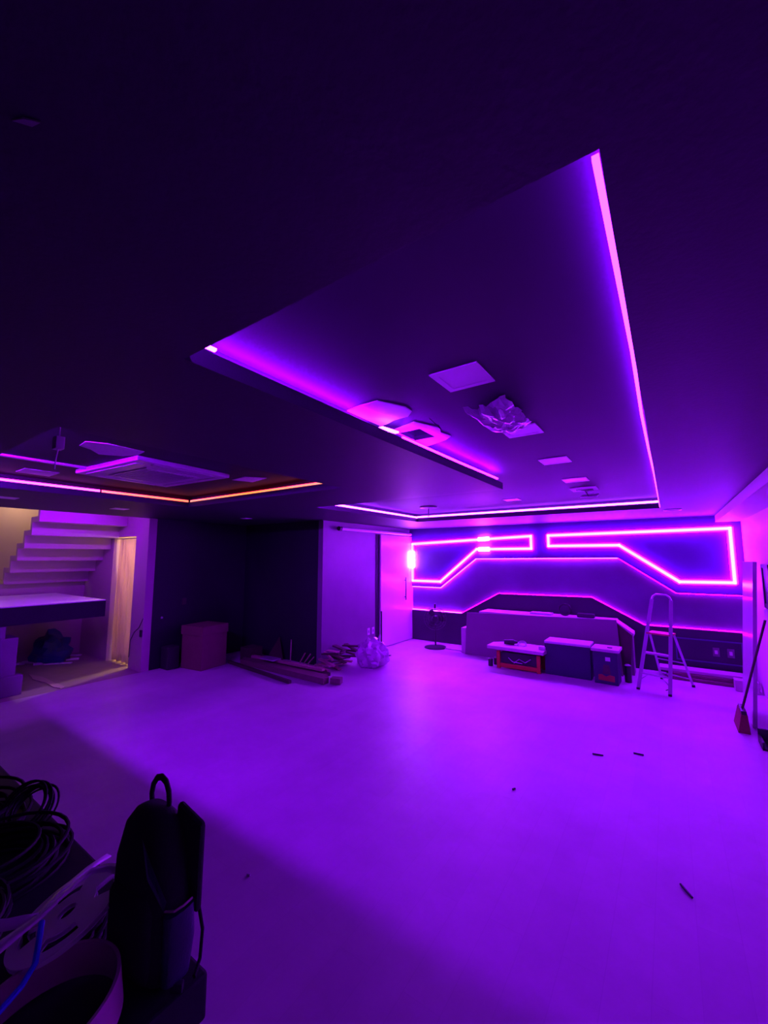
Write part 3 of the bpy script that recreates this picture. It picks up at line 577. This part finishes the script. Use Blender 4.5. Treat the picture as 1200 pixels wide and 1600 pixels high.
# ============================================================ ALCOVE SIDE
t = thing('cardboard_box', 'tall closed brown cardboard box in the dark alcove', 'box', (-7.22, 4.56, 0), R(8))
bm = B(); box(bm, (-.27, -.30, 0), (.27, .25, .60), bev=.006); obj('body', bm, 'card', t)
bm = B(); box(bm, (-.285, -.315, .60), (.285, .265, .76), bev=.006); obj('lid', bm, 'card', t)
bm = B(); box(bm, (-7.70, 3.98, 0), (-7.45, 4.2, .40), bev=.02); solo('canister', bm, 'blackpl', 'dark squat container between the alcove wall and cardboard box', 'container')
def plank(p0, p1, wd, th, m, label, group=None, name='plank'):
    bm = B(); bar(bm, p0, p1, wd, th); return solo(name, bm, m, label, 'plank', group)
plank((-7.0, 4.92, .03), (-5.08, 4.70, .03), .05, .05, 'darkwood', 'thin dark plank lying nearest the camera, apart from the beams')
plank((-6.75, 5.05, .05), (-4.60, 5.02, .05), .12, .09, 'wood', 'thick reddish beam on the floor ending by the short block')
plank((-6.9, 5.20, .04), (-4.75, 5.18, .04), .10, .07, 'wood', 'reddish plank just behind the thick beam')
plank((-7.0, 5.34, .03), (-4.85, 5.35, .03), .10, .05, 'darkwood', 'dark flat plank third in the floor stack')
plank((-6.9, 5.27, .10), (-4.95, 5.33, .10), .08, .04, 'palewood', 'pale narrow batten lying on top of the planks')
plank((-4.56, 5.10, .05), (-4.40, 5.16, .05), .12, .09, 'wood', 'short reddish block at the beam end')
bm = B(); box(bm, (-6.35, 5.12, .13), (-6.0, 5.32, .15)); solo('folded_film', bm, 'film', 'small shiny folded film lying on the planks', 'film')
bm = B(); prism(bm, [(-6.75, 5.62, 0), (-6.28, 5.62, 0), (-6.5, 5.70, .42)], (0, .012, 0)); solo('triangle_offcut', bm, 'darkwood', 'dim triangular offcut leaning on the alcove wall', 'offcut')
bm = B(); box(bm, (-7.05, 5.2, 0), (-6.75, 5.5, .25), bev=.01); solo('carton', bm, 'darkwood', 'small dark box at the far end of the planks', 'box')
for k, (x, dx, h) in enumerate(((-5.95, -.22, .40), (-5.75, -.03, .20), (-5.66, .02, .20), (-5.58, .03, .16))):
    plank((x, 5.50, .0), (x+dx, 5.72, h), .02, .012, 'palewood', 'tallest thin stick leaning on the dark alcove wall, tilted left' if k == 0 else 'short thin stick leaning on the dark alcove wall by the wall edge', 'sticks against the alcove wall', 'stick')
# offcut pile
rg = random.Random(4)
for k in range(24):
    L = rg.uniform(.25, .5); a = rg.uniform(-.6, .5); x = rg.uniform(-5.2, -5.08); y = 5.5+.035*k+rg.uniform(-.03, .03); z = .02+.042*(k % 8)
    dx, dy = L/2*math.cos(a), L/2*math.sin(a)
    tl = rg.uniform(-.04, .05)
    if x-abs(dx) < -5.36: x = -5.34+abs(dx)
    bm = B(); bar(bm, (x-dx, y-dy, max(z-tl, .02)), (x+dx, y+dy, max(z+tl, .02)), rg.uniform(.04, .09), rg.uniform(.012, .03)); mt = rg.choice(['palewood', 'wood', 'palewood', 'darkwood']); wd_ = dict(palewood='pale', wood='reddish', darkwood='dark')[mt]; solo('offcut', bm, mt, wd_+' wood offcut lying in the jumbled pile beside the plastic sack', 'offcut', wd_+' wood offcuts in the pile')
blob('plastic_sack', (-4.62, 6.28, 0), (.29, .27, .27), 'bag', 'bulging translucent plastic sack at the end of the offcut pile', 'sack', 5, .16, 4, freq=5)
bm = B(); prism(bm, [(-4.55, 6.3, .42), (-4.5, 6.32, .56), (-4.46, 6.3, .60), (-4.47, 6.3, .42)], (0, .03, 0)); solo('sack_corner', bm, 'bag', 'pale twisted strip standing up behind the sack', 'strip')

# floor crumbs
for (x, y, L, a, m, lab) in ((-.72, 4.86, .10, .2, 'darkmetal', 'small dark screw on the floor, left of two before the ladder'), (-.38, 5.11, .09, .1, 'darkmetal', 'small dark screw on the floor, right of two before the ladder'),
                          (-1.23, 3.75, .03, 1, 'darkmetal', 'tiny dark crumb on the open floor'), (-.04, 3.25, .10, -1.0, 'darkmetal', 'dark short stick lying on the floor at right'),
                          (-2.31, 1.83, .022, .3, 'whiteplastic', 'tiny pale crumb on the shaded floor near the backpack')):
    bm = B(); dx, dy = L/2*math.cos(a), L/2*math.sin(a); tube(bm, [(x-dx, y-dy, .007), (x+dx, y+dy, .007)], .007, 6); solo('floor_scrap', bm, m, lab, 'scrap')

# ============================================================ FOREGROUND TABLE
t = thing('black_table', 'black table top with a corner pointing out at lower left', 'table', (-2.0, .3, 0))
bm = B(); box(bm, (-1.2, -.5, .88), (1.0, .38, .985), bev=.008); obj('tabletop', bm, 'black', t)
for x in (-1.1, .85):
    for y in (-.42, .26):
        bm = B(); box(bm, (x-.03, y-.03, 0), (x+.03, y+.03, .88)); obj('leg', bm, 'blackpl', t)
bm = B(); box(bm, (-1.40, .42, .0), (-1.18, .60, .30), bev=.01); solo('carton', bm, 'white', 'pale box on the floor under the black table corner', 'box')
# backpack
TZ = .985
def lofted(secs, n=28, e=2.6):
    bm = B(); rings = []
    for (cx, cy, z, a, b) in secs:
        ring = []
        for k in range(n):
            th = 2*PI*k/n; c, s = math.cos(th), math.sin(th)
            ring.append(bm.verts.new((cx+a*abs(c)**(2/e)*(1 if c >= 0 else -1), cy+b*abs(s)**(2/e)*(1 if s >= 0 else -1), z)))
        rings.append(ring)
    for A, C in zip(rings, rings[1:]):
        for k in range(n): bm.faces.new((A[k], A[(k+1) % n], C[(k+1) % n], C[k]))
    bm.faces.new(list(reversed(rings[0]))); bm.faces.new(rings[-1]); return bm
t = thing('backpack', 'black backpack standing upright on the table, top handle raised', 'backpack', (-1.15, .605, TZ), R(4))
t.scale = (.80, .66, 1.0)
bm = lofted([(0, 0, 0, .12, .07), (0, 0, .02, .145, .085), (0, 0, .14, .15, .09), (0, 0, .24, .145, .085), (.005, 0, .32, .12, .07), (.012, 0, .355, .09, .05), (.015, 0, .372, .05, .03)])
obj('body', bm, 'fabric', t, smooth=True)
bm = lofted([(0, -.07, .02, .10, .02), (0, -.075, .05, .11, .03), (0, -.075, .17, .11, .03), (0, -.07, .20, .09, .02)], 20); obj('front_pocket', bm, 'fabric', t, smooth=True)
bm = lofted([(.145, 0, .02, .025, .05), (.155, 0, .1, .03, .055), (.15, 0, .17, .022, .055)], 16); obj('side_pocket', bm, 'bluefab', t, smooth=True)
bm = B(); tube(bm, [(.125+.03*0, -.05, .175), (.165, -.03, .18), (.172, .0, .182), (.165, .04, .18)], .003); obj('pocket_piping', bm, 'cream', t)
bm = B(); tube(bm, [(-.045, .02, .35), (-.052, .02, .38), (-.045, .02, .405), (-.025, .02, .425), (.0, .02, .432), (.025, .02, .425), (.042, .02, .405), (.048, .02, .38), (.045, .02, .35)], .009, 8); obj('top_handle', bm, 'fabric', t, smooth=True)
bm = B(); mx = Matrix.Translation((.125, .06, .22)) @ Matrix.Rotation(R(12), 4, 'Y') @ Matrix.Rotation(R(10), 4, 'X'); box(bm, (-.07, -.013, -.08), (.055, .013, .16), mx, bev=.012); obj('shoulder_strap', bm, 'fabric', t, smooth=True)
bm = B(); tube(bm, [(.13, .09, .16), (.155, .1, .08), (.16, .09, .02), (.18, .05, .006)], .006); obj('strap_tail', bm, 'fabric', t)
bm = B(); prism(bm, [(.06, -.088, .33), (.10, -.078, .28), (.14, -.045, .20), (.135, -.05, .18), (.09, -.085, .25)], (.004, -.002, 0)); obj('side_piping', bm, 'bluefab', t)
bm = B(); box(bm, (-.02, -.012, 0), (.02, .012, .018), bev=.004); o = obj('buckle', bm, 'darkmetal', t); o.location = (.17, -.01, .004); o.rotation_euler = (0, 0, .6)
# cables on the table
coil('cable_coil', (-2.06, .62, 1.04), .075, 'cabblack', 'small black cable coil standing at the far table edge, left of the pile', loops=9, tr=.004, rot=(R(50), R(10), R(20)), flat_=.03, seed=5)
coil('cable_coil', (-1.85, .44, TZ), .17, 'cabblack', 'big black cable coil nearest the white reel', loops=12, tr=.006, flat_=.04, seed=2, jit=.5)
coil('cable_coil', (-2.25, .42, TZ), .18, 'cabblack', 'big black cable coil at the left picture edge', loops=12, tr=.006, flat_=.045, seed=3, jit=.5)
coil('cable_coil', (-1.62, .25, TZ), .15, 'cabblack', 'black cable coil in front, below the white ribbon', loops=11, tr=.006, flat_=.04, seed=8, jit=.5)
coil('cable_coil', (-1.36, .50, TZ), .07, 'cabblack', 'black cable coil hidden beneath the white reel', loops=10, tr=.006, flat_=.035, seed=11, jit=.4)
# white reel
cr = Vector((math.cos(R(34.73)), math.sin(R(34.73)), 0)); fw = Vector((-math.sin(R(34.73)), math.cos(R(34.73)), 0)).normalized(); zz = Vector((0, 0, 1))
u = (cr*.87+fw*.345+zz*.36).normalized(); v = (-cr*.4+fw*.93+zz*.05); v = (v-u*v.dot(u)).normalized(); nn = u.cross(v)
MX = Matrix(((*u, 0), (*v, 0), (*nn, 0), (0, 0, 0, 1))).transposed()
t = thing('strip_reel', 'white plastic reel with cut-out holes leaning on the black cables', 'reel', (0, 0, 0))
t.matrix_world = Matrix.Translation((-1.325, .485, 1.10)) @ MX @ Matrix.Scale(.92, 4)
def disc_with_holes(z, th):
    bm = B(); outer = .135; N = 72
    def hole(a, r):        # 4 large windows between hub and rim
        return any(abs(((a-c+PI) % (2*PI))-PI) < w_ and r0 < r < r1 for c, w_, r0, r1 in ((.15, .30, .072, .112), (1.75, .42, .06, .1), (3.3, .30, .075, .11), (4.75, .45, .07, .105)))
    rs = [.022, .04, .05, .06, .07, .08, .09, .1, .108, .115, .125, outer]
    for i in range(len(rs)-1):
        for k in range(N):
            a0, a1 = 2*PI*k/N, 2*PI*(k+1)/N; am = (a0+a1)/2; rm = (rs[i]+rs[i+1])/2
            if hole(am, rm): continue
            quad(bm, *[(r*math.cos(a), r*math.sin(a), z) for r, a in ((rs[i], a0), (rs[i+1], a0), (rs[i+1], a1), (rs[i], a1))])
    bmesh.ops.remove_doubles(bm, verts=bm.verts, dist=1e-5); 
    return bm
for z in (0, -.014):
    o = obj('flange', disc_with_holes(z, .003), 'panelwhite', t); o.modifiers.new('t', 'SOLIDIFY').thickness = .002
bm = B(); lathe(bm, [(.05, -.014), (.05, 0)], 32, cap=False); obj('hub', bm, 'panelwhite', t)
def ribbon(name, pts, wd, m, label, cat, upv):
    bm = B(); P = [Vector(p) for p in pts]; L = []
    for i, p in enumerate(P):
        d = (P[min(i+1, len(P)-1)]-P[max(i-1, 0)]).normalized(); s = d.cross(Vector(upv)).normalized()*wd/2; L.append((bm.verts.new(p-s), bm.verts.new(p+s)))
    for (a, b), (c, d) in zip(L, L[1:]): bm.faces.new((a, b, d, c))
    c = centred(bm); o = obj(name, bm, m, smooth=True); o.location = c; o.modifiers.new('t', 'SOLIDIFY').thickness = .002; return tag(o, label, cat)
VD = (-.41, .59, -.69)
ribbon('ribbon_loop', [(-1.345, .585, 1.17), (-1.32, .53, 1.18), (-1.29, .46, 1.18), (-1.24, .39, 1.18), (-1.225, .33, 1.18), (-1.21, .28, 1.18)], .016, 'panelwhite', 'upper white ribbon running from the table edge past the reel', 'ribbon', VD)
ribbon('ribbon_loop', [(-1.215, .56, 1.18), (-1.235, .56, 1.185), (-1.26, .547, 1.19), (-1.285, .52, 1.19), (-1.27, .48, 1.19), (-1.25, .44, 1.19), (-1.23, .395, 1.185), (-1.215, .34, 1.18), (-1.205, .29, 1.17)], .014, 'panelwhite', 'lower white ribbon curving over the top of the reel', 'ribbon', VD)
ribbon('ribbon_loop', [(-1.245, .395, 1.175), (-1.265, .375, 1.175), (-1.29, .35, 1.172), (-1.32, .33, 1.17), (-1.36, .31, 1.16)], .022, 'panelwhite', 'white ribbon end running off to the left edge', 'ribbon', VD)
# cream roll
t = thing('edging_roll', 'open roll of wide cream band lying at the bottom left corner', 'roll', (-1.13, .385, TZ+.012), rot=(R(6), R(-4), 0))
bm = B(); lathe(bm, [(.142, .0), (.145, .0), (.145, .075), (.142, .075), (.138, .075), (.138, .0), (.142, 0)], 64, cap=False); obj('band', bm, 'cream', t, smooth=True)
bm = B(); tube(bm, [(-1.24, .405, 1.165), (-1.20, .39, 1.16), (-1.15, .37, 1.15), (-1.12, .34, 1.145), (-1.10, .30, 1.14), (-1.08, .26, 1.13)], .006, 8); solo('cable', bm, 'bluecab', 'bright blue cable crossing the cream roll', 'cable', smooth=True)
